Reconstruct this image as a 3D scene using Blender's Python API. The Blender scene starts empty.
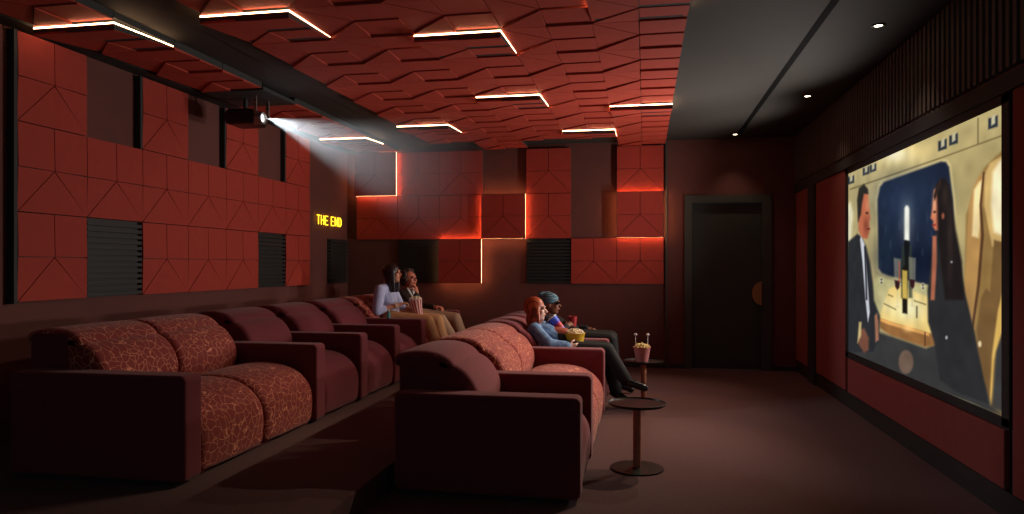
import bpy, bmesh, math, random
import numpy as np
from mathutils import Vector, Matrix, noise
random.seed(4)
sc = bpy.context.scene
C = sc.collection
PI = math.pi

# ------------------------------------------------------------------ helpers
def srgb(r, g, b):
    f = lambda c: (c/255/12.92) if c/255 <= .04045 else ((c/255+.055)/1.055)**2.4
    return (f(r), f(g), f(b), 1.0)

def V(*a): return Vector(a)

def material(name, col, rough=.7, col2=None, nscale=40, bump=0, bscale=200, metal=0, sheen=0, emit=None, estr=0,
             alpha=1, trans=0, spec=.5, coords='Object', bdist=.002):
    m = bpy.data.materials.new(name); m.use_nodes = True
    nt = m.node_tree; N = nt.nodes; L = nt.links
    b = N['Principled BSDF']
    b.inputs['Base Color'].default_value = col
    b.inputs['Roughness'].default_value = rough
    b.inputs['Metallic'].default_value = metal
    b.inputs['Specular IOR Level'].default_value = spec
    if sheen:
        b.inputs['Sheen Weight'].default_value = sheen
        b.inputs['Sheen Roughness'].default_value = .5
    if trans: b.inputs['Transmission Weight'].default_value = trans
    if emit:
        b.inputs['Emission Color'].default_value = emit
        b.inputs['Emission Strength'].default_value = estr
    tc = N.new('ShaderNodeTexCoord')
    if col2:
        n = N.new('ShaderNodeTexNoise'); n.inputs['Scale'].default_value = nscale; n.inputs['Detail'].default_value = 4
        L.new(tc.outputs[coords], n.inputs['Vector'])
        mx = N.new('ShaderNodeMix'); mx.data_type = 'RGBA'
        mx.inputs[6].default_value = col; mx.inputs[7].default_value = col2
        cr = N.new('ShaderNodeValToRGB'); cr.color_ramp.elements[0].position = .35; cr.color_ramp.elements[1].position = .65
        L.new(n.outputs['Fac'], cr.inputs['Fac']); L.new(cr.outputs['Color'], mx.inputs[0])
        L.new(mx.outputs[2], b.inputs['Base Color'])
    if bump:
        n2 = N.new('ShaderNodeTexNoise'); n2.inputs['Scale'].default_value = bscale; n2.inputs['Detail'].default_value = 3
        L.new(tc.outputs[coords], n2.inputs['Vector'])
        bp = N.new('ShaderNodeBump'); bp.inputs['Strength'].default_value = bump; bp.inputs['Distance'].default_value = bdist
        L.new(n2.outputs['Fac'], bp.inputs['Height']); L.new(bp.outputs['Normal'], b.inputs['Normal'])
    return m

def emission(name, col, strength):
    m = bpy.data.materials.new(name); m.use_nodes = True
    nt = m.node_tree; nt.nodes.clear()
    e = nt.nodes.new('ShaderNodeEmission'); o = nt.nodes.new('ShaderNodeOutputMaterial')
    e.inputs['Color'].default_value = col; e.inputs['Strength'].default_value = strength
    nt.links.new(e.outputs[0], o.inputs[0])
    return m

def crackle_material(name):
    m = material(name, srgb(120, 52, 40), .85, sheen=.15)
    nt = m.node_tree; N = nt.nodes; L = nt.links; b = N['Principled BSDF']
    tc = N.new('ShaderNodeTexCoord')
    nz = N.new('ShaderNodeTexNoise'); nz.inputs['Scale'].default_value = 9; L.new(tc.outputs['Object'], nz.inputs['Vector'])
    ad = N.new('ShaderNodeMixRGB'); ad.blend_type = 'ADD'; ad.inputs[0].default_value = .09
    L.new(tc.outputs['Object'], ad.inputs[1]); L.new(nz.outputs['Color'], ad.inputs[2])
    vo = N.new('ShaderNodeTexVoronoi'); vo.feature = 'DISTANCE_TO_EDGE'; vo.inputs['Scale'].default_value = 18
    L.new(ad.outputs[0], vo.inputs['Vector'])
    cr = N.new('ShaderNodeValToRGB')
    cr.color_ramp.elements[0].position = .014; cr.color_ramp.elements[0].color = (1, 1, 1, 1)
    cr.color_ramp.elements[1].position = .034; cr.color_ramp.elements[1].color = (0, 0, 0, 1)
    L.new(vo.outputs['Distance'], cr.inputs['Fac'])
    mx = N.new('ShaderNodeMix'); mx.data_type = 'RGBA'
    mx.inputs[6].default_value = srgb(142, 48, 40); mx.inputs[7].default_value = srgb(232, 150, 112)
    L.new(cr.outputs['Color'], mx.inputs[0]); L.new(mx.outputs[2], b.inputs['Base Color'])
    bp = N.new('ShaderNodeBump'); bp.inputs['Strength'].default_value = .4; bp.inputs['Distance'].default_value = .004
    L.new(cr.outputs['Color'], bp.inputs['Height']); L.new(bp.outputs['Normal'], b.inputs['Normal'])
    return m

def wave_material(name, c1, c2, scale, rough=.7, direction='X', dist=0.0, contrast=(.4, .6)):
    m = material(name, c1, rough)
    nt = m.node_tree; N = nt.nodes; L = nt.links; b = N['Principled BSDF']
    tc = N.new('ShaderNodeTexCoord'); w = N.new('ShaderNodeTexWave'); w.bands_direction = direction
    w.inputs['Scale'].default_value = scale; w.inputs['Distortion'].default_value = dist
    L.new(tc.outputs['Object'], w.inputs['Vector'])
    cr = N.new('ShaderNodeValToRGB'); cr.color_ramp.elements[0].position = contrast[0]; cr.color_ramp.elements[1].position = contrast[1]
    cr.color_ramp.elements[0].color = c1; cr.color_ramp.elements[1].color = c2
    L.new(w.outputs['Fac'], cr.inputs['Fac']); L.new(cr.outputs['Color'], b.inputs['Base Color'])
    return m

def link(o, parent=None):
    C.objects.link(o)
    if parent is not None: o.parent = parent
    return o

def obj(name, bm, mats, parent=None, smooth=False, loc=None):
    bmesh.ops.recalc_face_normals(bm, faces=bm.faces)
    me = bpy.data.meshes.new(name); bm.to_mesh(me); bm.free()
    for m in (mats if isinstance(mats, (list, tuple)) else [mats]): me.materials.append(m)
    if smooth:
        for p in me.polygons: p.use_smooth = True
    o = bpy.data.objects.new(name, me)
    if loc is not None: o.location = loc
    return link(o, parent)

def sharp(o, ang=35):
    """smooth shading with crisp edges above an angle"""
    me = o.data
    bm = bmesh.new(); bm.from_mesh(me)
    for e in bm.edges:
        e.smooth = not (len(e.link_faces) == 2 and e.calc_face_angle(0) > math.radians(ang))
    for f in bm.faces: f.smooth = True
    bm.to_mesh(me); bm.free()
    return o

def tag(o, label, cat, group=None, kind=None):
    o['label'] = label; o['category'] = cat
    if group: o['group'] = group
    if kind: o['kind'] = kind
    return o

def struct(o, label=None):
    o['kind'] = 'structure'
    if label: o['label'] = label
    return o

def thing(name, loc, label, cat, group=None):
    o = bpy.data.objects.new(name, None); o.location = loc; o.empty_display_size = .1
    link(o); return tag(o, label, cat, group)

def box(bm, x0, x1, y0, y1, z0, z1, mi=0, bev=0):
    r = bmesh.ops.create_cube(bm, size=1)
    vs = r['verts']
    bmesh.ops.scale(bm, vec=(x1-x0, y1-y0, z1-z0), verts=vs)
    bmesh.ops.translate(bm, vec=((x0+x1)/2, (y0+y1)/2, (z0+z1)/2), verts=vs)
    fs = set(f for v in vs for f in v.link_faces)
    for f in fs: f.material_index = mi
    if bev:
        es = set(e for v in vs for e in v.link_edges)
        bmesh.ops.bevel(bm, geom=list(es), offset=bev, segments=3, affect='EDGES', profile=.5)

def prism(bm, pts_a, pts_b, mi=0):
    """two matching polygons joined by side walls"""
    va = [bm.verts.new(p) for p in pts_a]; vb = [bm.verts.new(p) for p in pts_b]
    n = len(va); fs = [bm.faces.new(va[::-1]), bm.faces.new(vb)]
    for i in range(n): fs.append(bm.faces.new((va[i], va[(i+1) % n], vb[(i+1) % n], vb[i])))
    for f in fs: f.material_index = mi

def lathe(bm, prof, seg=40, c=(0, 0, 0), mi=0):
    rings = []
    for r, z in prof:
        if r < 1e-5: rings.append([bm.verts.new((c[0], c[1], c[2]+z))])
        else: rings.append([bm.verts.new((c[0]+r*math.cos(2*PI*k/seg), c[1]+r*math.sin(2*PI*k/seg), c[2]+z)) for k in range(seg)])
    for a, b in zip(rings, rings[1:]):
        for k in range(seg):
            j = (k+1) % seg
            if len(a) == 1 and len(b) == 1: continue
            if len(a) == 1: f = bm.faces.new((a[0], b[j], b[k]))
            elif len(b) == 1: f = bm.faces.new((a[k], a[j], b[0]))
            else: f = bm.faces.new((a[k], a[j], b[j], b[k]))
            f.material_index = mi

def capsule(bm, p0, p1, r0, r1=None, seg=14, mi=0):
    """tapered limb with round ends"""
    if r1 is None: r1 = r0
    p0, p1 = Vector(p0), Vector(p1); d = p1-p0; L = d.length
    q = (d.normalized() if L > 1e-6 else Vector((0, 0, 1))).to_track_quat('Z', 'Y').to_matrix()
    prof = [(0, -r0)] + [(r0*math.sin(a), -r0*math.cos(a)) for a in (PI/8, PI/4, 3*PI/8)] + [(r0, 0), (r1, L)]
    prof += [(r1*math.cos(a), L+r1*math.sin(a)) for a in (PI/8, PI/4, 3*PI/8)] + [(0, L+r1)]
    n0 = len(bm.verts); lathe(bm, prof, seg, mi=mi); bm.verts.ensure_lookup_table()
    for v in bm.verts[n0:]: v.co = p0 + q @ v.co

def ellipsoid(bm, c, r, R=None, seg=20, mi=0):
    prof = [(math.sin(PI*k/12), -math.cos(PI*k/12)) for k in range(13)]
    n0 = len(bm.verts); lathe(bm, prof, seg, mi=mi); bm.verts.ensure_lookup_table()
    for v in bm.verts[n0:]:
        p = Vector((v.co.x*r[0], v.co.y*r[1], v.co.z*r[2]))
        v.co = Vector(c) + (R @ p if R else p)

def tube(bm, pts, r, seg=8, mi=0):
    pts = [Vector(p) for p in pts]
    for a, b in zip(pts, pts[1:]): capsule(bm, a, b, r, r, seg, mi)

def spline(pts, n=8):
    """closed Catmull-Rom outline"""
    out = []; m = len(pts)
    for i in range(m):
        p0, p1, p2, p3 = (Vector(pts[(i+k-1) % m]) for k in range(4))
        for k in range(n):
            t = k/n
            out.append(.5*((2*p1)+(-p0+p2)*t+(2*p0-5*p1+4*p2-p3)*t*t+(-p0+3*p1-3*p2+p3)*t**3))
    return out

def inset(pts, d):
    m = len(pts); out = []
    area = sum(pts[i][0]*pts[(i+1) % m][1]-pts[(i+1) % m][0]*pts[i][1] for i in range(m))
    s = 1 if area > 0 else -1
    for i in range(m):
        t = (Vector(pts[(i+1) % m])-Vector(pts[i-1]))
        if t.length < 1e-9: out.append(Vector(pts[i])); continue
        t.normalize(); out.append(Vector(pts[i])+Vector((-t.y, t.x))*s*d)
    return out

def cushion(bm, prof, y0, y1, r, crown=0.0, steps=5, mi=0):
    """profile in the x-z plane swept along y, with rounded ends and a slight crown in the middle"""
    secs = []
    for k in range(steps+1):
        a = PI/2*k/steps
        secs.append((y0+r*(1-math.cos(a)), r*(1-math.sin(a))))
    mid = []
    for k in range(1, 8):
        t = k/8; mid.append((y0+r+(y1-y0-2*r)*t, -crown*math.sin(PI*t)))
    secs = secs + mid + [(y0+y1-y, d) for y, d in secs[::-1]]
    rings = []
    for y, d in secs:
        rings.append([bm.verts.new((p[0], y, p[1])) for p in inset(prof, d)])
    n = len(prof)
    for a, b in zip(rings, rings[1:]):
        for i in range(n):
            f = bm.faces.new((a[i], a[(i+1) % n], b[(i+1) % n], b[i])); f.material_index = mi
    for rr in (rings[0][::-1], rings[-1]):
        c = bm.verts.new(sum((v.co for v in rr), Vector())/n)
        for i in range(n):
            f = bm.faces.new((rr[i], rr[(i+1) % n], c)); f.material_index = mi

def rrect(x0, x1, z0, z1, r, n=5):
    out = []
    for cx, cz, a0 in ((x1-r, z0+r, -PI/2), (x1-r, z1-r, 0), (x0+r, z1-r, PI/2), (x0+r, z0+r, PI)):
        for k in range(n+1):
            a = a0+PI/2*k/n; out.append(Vector((cx+r*math.cos(a), cz+r*math.sin(a))))
    return out

def copy_tree(o, parent=None):
    c = o.copy(); C.objects.link(c)
    if parent is not None: c.parent = parent
    for ch in list(o.children): copy_tree(ch, c)
    return c

# ------------------------------------------------------------------ room dimensions
XL, XR, YB, YF = -4.12, 1.90, 9.53, -1.2
ZC = 2.955
ZT = 2.886          # underside of the relief ceiling
S = .6
PLAT_X, PLAT_Z = -1.49, .15

# ------------------------------------------------------------------ materials
M = {}
M['carpet'] = material('carpet', srgb(74, 38, 35), .95, srgb(90, 46, 42), 60, .6, 400, sheen=.1)
M['ceiling'] = material('ceiling_paint', srgb(50, 47, 43), .8, srgb(53, 49, 44), 8, .05, 300)
M['wall'] = material('wall_paint', srgb(104, 58, 51), .85, srgb(108, 61, 53), 6, .1, 500)
M['darkwall'] = material('dark_wall_paint', srgb(58, 55, 50), .8, srgb(62, 58, 53), 10)
M['batten'] = material('batten_board', srgb(92, 80, 72), .7)
M['black'] = material('black_board', srgb(44, 46, 44), .7)
M['redpanel'] = material('red_relief_felt', srgb(172, 56, 40), .8, srgb(178, 59, 42), 14, .15, 500)
M['ceilpanel'] = material('red_ceiling_felt', srgb(178, 60, 40), .75, srgb(184, 63, 42), 14, .15, 500)
M['fabricwall'] = material('red_wall_fabric', srgb(138, 64, 58), .9, srgb(144, 67, 60), 14, .2, 600)
M['louver'] = material('black_louver', srgb(38, 38, 35), .6)
M['maroon'] = material('maroon_upholstery', srgb(116, 40, 48), .9, srgb(122, 43, 51), 60, .25, 700, sheen=.12)
M['crackle'] = crackle_material('red_crackle_upholstery')
M['led'] = emission('led_strip_light', srgb(255, 200, 150), 16)
M['ledw'] = emission('wall_led_strip_light', srgb(255, 170, 112), 22)
M['blackmetal'] = material('black_metal', srgb(28, 30, 30), .35, metal=.6)
M['wood'] = material('copper_brown_post', srgb(196, 126, 98), .4, srgb(170, 108, 84), 30)
M['brass'] = material('brass_pull', srgb(176, 120, 76), .4, metal=.5)
M['door'] = material('dark_door_laminate', srgb(56, 58, 52), .6, srgb(60, 61, 55), 5)
M['doorframe'] = material('dark_door_frame', srgb(70, 70, 62), .6)
M['neon'] = emission('neon_tube', srgb(255, 205, 40), 3.2)
M['lamp'] = emission('downlight_lens', srgb(255, 232, 190), 14)
M['silver'] = material('silver_bracket', srgb(170, 165, 155), .35, metal=.8)
M['casing'] = material('projector_casing', srgb(26, 26, 28), .4)
M['skirting'] = material('black_skirting', srgb(48, 49, 46), .6)

# ------------------------------------------------------------------ shell
def slab(name, *a, mat, label=None):
    bm = bmesh.new(); box(bm, *a); return struct(obj(name, bm, mat), label)
slab('floor', XL-.1, XR+.1, YF, YB+.1, -.12, 0, mat=M['carpet'])
slab('ceiling', XL-.1, XR+.1, YF, YB+.1, ZC, ZC+.12, mat=M['ceiling'])
slab('wall_left', XL-.12, XL, YF, YB+.1, 0, ZC, mat=M['wall'])
slab('wall_right', XR, XR+.12, YF, YB+.1, 0, ZC, mat=M['darkwall'])
bm = bmesh.new(); DX0, DX1, DZ = .52, 1.56, 2.22
box(bm, XL, DX0, YB, YB+.12, 0, ZC); box(bm, DX1, XR, YB, YB+.12, 0, ZC); box(bm, DX0, DX1, YB, YB+.12, DZ, ZC)
struct(obj('wall_back', bm, M['wall']))
# raised platform that carries the rear row of seats
bm = bmesh.new(); box(bm, XL, PLAT_X, YF, YB, 0, PLAT_Z, bev=.008)
struct(obj('floor_platform', bm, M['carpet']), 'low carpeted platform under the rear row of seats')
# skirting boards
bm = bmesh.new(); box(bm, XR-.022, XR, YF, YB, 0, .14); struct(obj('baseboard_right', bm, M['skirting']))
bm = bmesh.new(); box(bm, PLAT_X, DX0, YB-.015, YB, 0, .06); box(bm, DX1, XR, YB-.015, YB, 0, .06); struct(obj('baseboard_back', bm, M['skirting']))
# corner strips
bm = bmesh.new(); box(bm, .265, .285, YB-.03, YB, 0, ZC); struct(obj('trim_1', bm, M['doorframe']))
# battened band above the screen on the right wall
bm = bmesh.new()
box(bm, XR-.02, XR, YF, YB, 2.30, ZC)
y = 2.6
while y < YB-.05:
    box(bm, XR-.055, XR-.018, y, y+.038, 2.36, ZC-.01); y += .075
struct(obj('trim_2', bm, M['batten']), 'dark vertical batten cladding above the screen')
bm = bmesh.new(); box(bm, XR-.05, XR, YF, YB, 2.243, 2.33); struct(obj('trim_3', bm, M['black']))
# dark upright near the back corner of the right wall
bm = bmesh.new(); box(bm, XR-.05, XR, 8.46, 8.78, .0, 2.243); struct(obj('trim_4', bm, M['black']))
# slots in the ceiling
M['slot'] = material('slot_shade', srgb(8, 8, 8), .9, spec=.1)  # near-black colour gives a flat strip the shade of a recess
bm = bmesh.new(); box(bm, 1.12, 1.168, 1.5, 9.2, ZC-.004, ZC+.001); struct(obj('trim_5', bm, M['slot']), 'black linear slot in the grey ceiling')
bm = bmesh.new(); box(bm, -2.99, -2.975, 1.0, YB, ZC-.006, ZC+.001); box(bm, -2.975, -2.72, 1.0, YB-.25, ZC-.012, ZC-.002)
struct(obj('trim_6', bm, M['darkwall']), 'dark recessed strip between the two red ceiling fields')
bm = bmesh.new(); box(bm, XL, -3.97, 1.0, YB, 2.905, ZC); struct(obj('trim_7', bm, M['black']))  # black strip painted in for the shaded gap at the wall top

# door
bm = bmesh.new()
F0, F1, FZ = .505, 1.575, 2.235
box(bm, F0, .60, YB-.03, YB+.10, 0, FZ); box(bm, 1.465, F1, YB-.03, YB+.10, 0, FZ); box(bm, .60, 1.465, YB-.03, YB+.10, 2.135, FZ)
fr = obj('door_frame', bm, M['doorframe'])
bm = bmesh.new(); box(bm, .604, 1.461, YB+.02, YB+.065, .008, 2.13, bev=.003)
box(bm, .604, 1.461, YB+.012, YB+.0205, 2.03, 2.045)
d1 = struct(obj('door_1', bm, M['door'])); fr.parent = d1
bm = bmesh.new()
pts = [(1.447, .835)] + [(1.447-.11*math.sin(PI*k/16), .979-.145*math.cos(PI*k/16)) for k in range(17)]
prism(bm, [(x, YB-.045, z) for x, z in pts[1:]], [(x, YB-.02, z) for x, z in pts[1:]])
box(bm, 1.435, 1.455, YB-.06, YB-.015, .83, 1.128, bev=.003)
box(bm, 1.42, 1.45, YB-.03, YB+.025, .9, .93); box(bm, 1.42, 1.45, YB-.03, YB+.025, 1.03, 1.06)
obj('door_handle', bm, M['brass'], d1)['label'] = 'half round brass pull'

# ------------------------------------------------------------------ relief tiles
def flat_tile(bm, mode):
    """relief facets of one square tile; local frame: a along width 0..S, b upwards 0..S, c = protrusion"""
    g = .0052 if mode == 'ceiling' else .0048
    h = S/2
    # polygons (a, b, protrusion)
    if mode == 'ceiling':
        P = [[(0, 0, .016), (h, h, .0075), (0, S, -.001)],
             [(0, 0, .015), (h, 0, .015), (h, h, .006)],
             [(0, S, .015), (h, h, .015), (h, S, .015)],
             [(h, 0, .018), (S, 0, .018), (S, h, .004), (h, h, .004)],
             [(h, h, .012), (S, h, .012), (S, S, .002), (h, S, .002)]]
    else:
        P = [[(0, 0, .020), (S, 0, .020), (h, h, .020)],
             [(0, 0, .016), (h, h, .021), (0, h, .020)],
             [(S, 0, .016), (S, h, .020), (h, h, .021)],
             [(0, h, .022), (h, h, .024), (h, S, .018), (0, S, .016)],
             [(h, h, .024), (S, h, .022), (S, S, .016), (h, S, .018)]]
    out = []
    for poly in P:
        cx = sum(p[0] for p in poly)/len(poly); cy = sum(p[1] for p in poly)/len(poly)
        q = inset([(p[0], p[1]) for p in poly], g)
        out.append([(q[i].x, q[i].y, poly[i][2]) for i in range(len(poly))])
    return out

def build_tile(name, frame, mode, mat, label, group, lit=False, depth=.05):
    """frame(a, b, c) maps tile coordinates to the room; c grows away from the wall or ceiling"""
    # the lit ceiling tiles hang lower along their near edge and rise to the common level at the far edge
    tilt = .054 if (lit and mode == 'ceiling') else 0
    fr = lambda a, b, c: frame(a, b, c-tilt*b/S)
    bm = bmesh.new()
    for poly in flat_tile(bm, mode):
        top = [fr(a, b, depth-.03+c*(.6 if tilt else 1)) for a, b, c in poly]
        bot = [fr(a, b, depth-.034) for a, b, c in poly]
        prism(bm, bot, top)
    t = tag(obj(name, bm, mat), label, 'wall panel' if mode != 'ceiling' else 'ceiling panel', group, 'thing')
    bm = bmesh.new(); e = .003
    def bx(a0, a1, b0, b1, c0, c1, f1=None):
        f1 = f1 or frame
        prism(bm, [frame(a0, b0, c0), frame(a1, b0, c0), frame(a1, b1, c0), frame(a0, b1, c0)],
              [f1(a0, b0, c1), f1(a1, b0, c1), f1(a1, b1, c1), f1(a0, b1, c1)])
    if tilt:
        bx(e, S-e, e, S-e, .0, .040)
        bx(.03, S-.03, .012, S-.03, .038, .066)
        # wedge rim: flat on top, following the tilted facets below
        prism(bm, [frame(e, e, .080), frame(S-e, e, .080), frame(S-e, S-e, .050), frame(e, S-e, .050)],
              [fr(e, e, depth-.023), fr(S-e, e, depth-.023), fr(S-e, S-e, depth-.031), fr(e, S-e, depth-.031)])
    else:
        bx(e, S-e, e, S-e, depth-.046 if lit else 0, depth-.032)
        if lit:
            for a0, a1, b0, b1 in ((e, S-e, e, e+.006), (e, S-e, S-e-.006, S-e), (e, e+.006, e, S-e), (S-e-.006, S-e, e, S-e)):
                bx(a0, a1, b0, b1, depth-.046, depth-.010)
            bx(.05, S-.05, .05, S-.05, 0, depth-.05)
    obj('backing_board', bm, M['black'], t)
    if lit:
        bm = bmesh.new(); w = .007
        if tilt:
            for a0, a1, b0, b1 in ((e, S-e, e, e+w), (e, e+w, e+w, .30), (S-e-w, S-e, e+w, S-e-w)):
                sl = lambda a, b, c: frame(a, b, c-.024*b/S)
                prism(bm, [sl(a0, b0, .070), sl(a1, b0, .070), sl(a1, b1, .070), sl(a0, b1, .070)],
                      [sl(a0, b0, .079), sl(a1, b0, .079), sl(a1, b1, .079), sl(a0, b1, .079)])
        else:
            c0, c1 = depth-.054, depth-.046
            for a0, a1, b0, b1 in ((e, S-e, e, e+w), (e, S-e, S-e-w, S-e), (e, e+w, e+w, S-e-w), (S-e-w, S-e, e+w, S-e-w)):
                bx(a0, a1, b0, b1, c0, c1)
        obj('led_strip', bm, M['led'] if mode == 'ceiling' else M['ledw'], t)['label'] = 'glowing light line around the edge'
    return t

ORD = ['first', 'second', 'third', 'fourth', 'fifth', 'sixth', 'seventh', 'eighth', 'ninth', 'tenth', 'eleventh']
# ceiling
cols = [-.335, -.93, -1.53, -2.125, -2.72]      # left edges of the wide field, from right to left
lit_cells = {(-3.92, 0), (-2.72, 0), (-1.53, 1), (-1.53, 4), (-.335, 5), (-.93, 7), (-2.72, 6), (-3.92, 7), (-.335, 0)}
skip = {(-1.53, 8), (-2.72, 8), (-.93, 8), (-3.92, 3)}
for ci, x0 in enumerate(cols + [-3.92]):
    for r in range(-2, 9):
        if (x0, r) in skip: continue
        y0 = 4.03+S*r; lit = (x0, r) in lit_cells
        row_ = f"{ORD[8-r]} row from back wall"; kind_ = 'edge-lit dropped' if lit else 'faceted'
        lab = f"{kind_} red tile in narrow left ceiling strip, {row_}" if x0 == -3.92 else f"{kind_} red ceiling tile, {row_}, {ORD[ci]} from right edge"
        # half-size rows at the far end stay whole; local b runs away from the camera
        fr = (lambda x0, y0: (lambda a, b, c: (x0+a, y0+b, ZC-c)))(x0, y0)
        dep = .142 if lit else .083
        build_tile('relief_panel', fr, 'ceiling', M['ceilpanel'], lab, 'red relief tiles on the ceiling', lit, dep)

# left wall: local a runs along +Y, b up
ZR = [1.091, 1.691, 2.291]
def left_frame(y0, z0): return lambda a, b, c: (XL+c, y0+a, z0+b)
YL0 = 4.063
rown = ['bottom', 'middle', 'top']
def louver(frame, label, group):
    bm = bmesh.new()
    def bx(a0, a1, b0, b1, c0, c1, sl=0):
        prism(bm, [frame(a0, b0, c0), frame(a1, b0, c0), frame(a1, b1, c0), frame(a0, b1, c0)],
              [frame(a0, b0-sl, c1), frame(a1, b0-sl, c1), frame(a1, b1-sl, c1), frame(a0, b1-sl, c1)])
    bx(.003, S-.003, .003, S-.003, 0, .012)
    n = 13
    for k in range(n):
        b0 = .012+k*(S-.02)/n; bx(.006, S-.006, b0, b0+.026, .01, .05)
    bm2 = bm
    return tag(obj('louver_panel', bm2, M['louver']), label, 'wall panel', group)
for k in range(7):
    for r in range(3):
        y0 = YL0+S*k; fr = left_frame(y0, ZR[r])
        if r == 2 and k % 2: continue
        if r == 0 and k in (1, 5):
            louver(fr, 'black slatted square on left wall, ' + ('second column from camera end' if k == 1 else 'sixth column, behind maroon seats'), 'black slatted panels')
            continue
        build_tile('relief_panel', fr, 'wall', M['redpanel'], f'red relief tile on left wall, {rown[r]} row, {ORD[k]} column from near end', 'red relief tiles on the left wall', False, .065)
louver(left_frame(YL0+S*8, ZR[0]), 'black slatted square on left wall under the neon sign, beside back corner', 'black slatted panels')
# dark edge boards on the near side of the left wall columns
bm = bmesh.new(); box(bm, XL, XL+.055, YL0-.03, YL0-.002, ZR[0]-.01, 2.89); struct(obj('trim_8', bm, M['black']))
for i, k in enumerate((2, 4, 6)):
    bm = bmesh.new(); box(bm, XL, XL+.055, YL0+S*k-.03, YL0+S*k-.002, ZR[2]+.002, 2.89); struct(obj(f'trim_{9+i}', bm, M['black']))

# back wall: local a runs along +X
XB0 = -3.958
def back_frame(x0, z0): return lambda a, b, c: (x0+a, YB-c, z0+b)
layout = {2: 'LRR-R-R', 1: 'RRRLR-L', 0: '-SL-SRR'}
for r, row in layout.items():
    for k, ch in enumerate(row):
        fr = back_frame(XB0+S*k, ZR[r])
        if ch == '-': continue
        if ch == 'S':
            louver(fr, 'black slatted square on back wall, ' + ('behind the two seated women' if k == 1 else 'left of two red tiles in bottom row'), 'black slatted panels'); continue
        lit = ch == 'L'
        build_tile('relief_panel', fr, 'wall', M['redpanel'],
                   f"{'edge-lit raised' if lit else 'flat'} red tile on back wall, {rown[r]} row, {ORD[k]} column from left",
                   'red relief tiles on the back wall', lit, .15 if lit else .072)

# ------------------------------------------------------------------ right wall fabric panels and screen
def fabric_panel(y0, y1, z0, z1, label):
    bm = bmesh.new(); box(bm, XR-.035, XR-.001, y0, y1, z0, z1, bev=.006)
    return tag(obj('fabric_wall_panel', bm, M['fabricwall']), label, 'wall panel', 'red fabric panels on the screen wall')
fabric_panel(7.26, 8.43, .15, 2.24, 'tall dark red fabric panel between the screen and far corner')
fabric_panel(4.20, 7.17, .15, .465, 'long low red fabric panel under the screen')
fabric_panel(2.2, 4.11, .15, 2.24, 'tall dark red fabric panel at the near side of screen')
fabric_panel(8.80, 9.50, .15, 2.24, 'narrow dark red fabric panel in the far corner')

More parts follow.
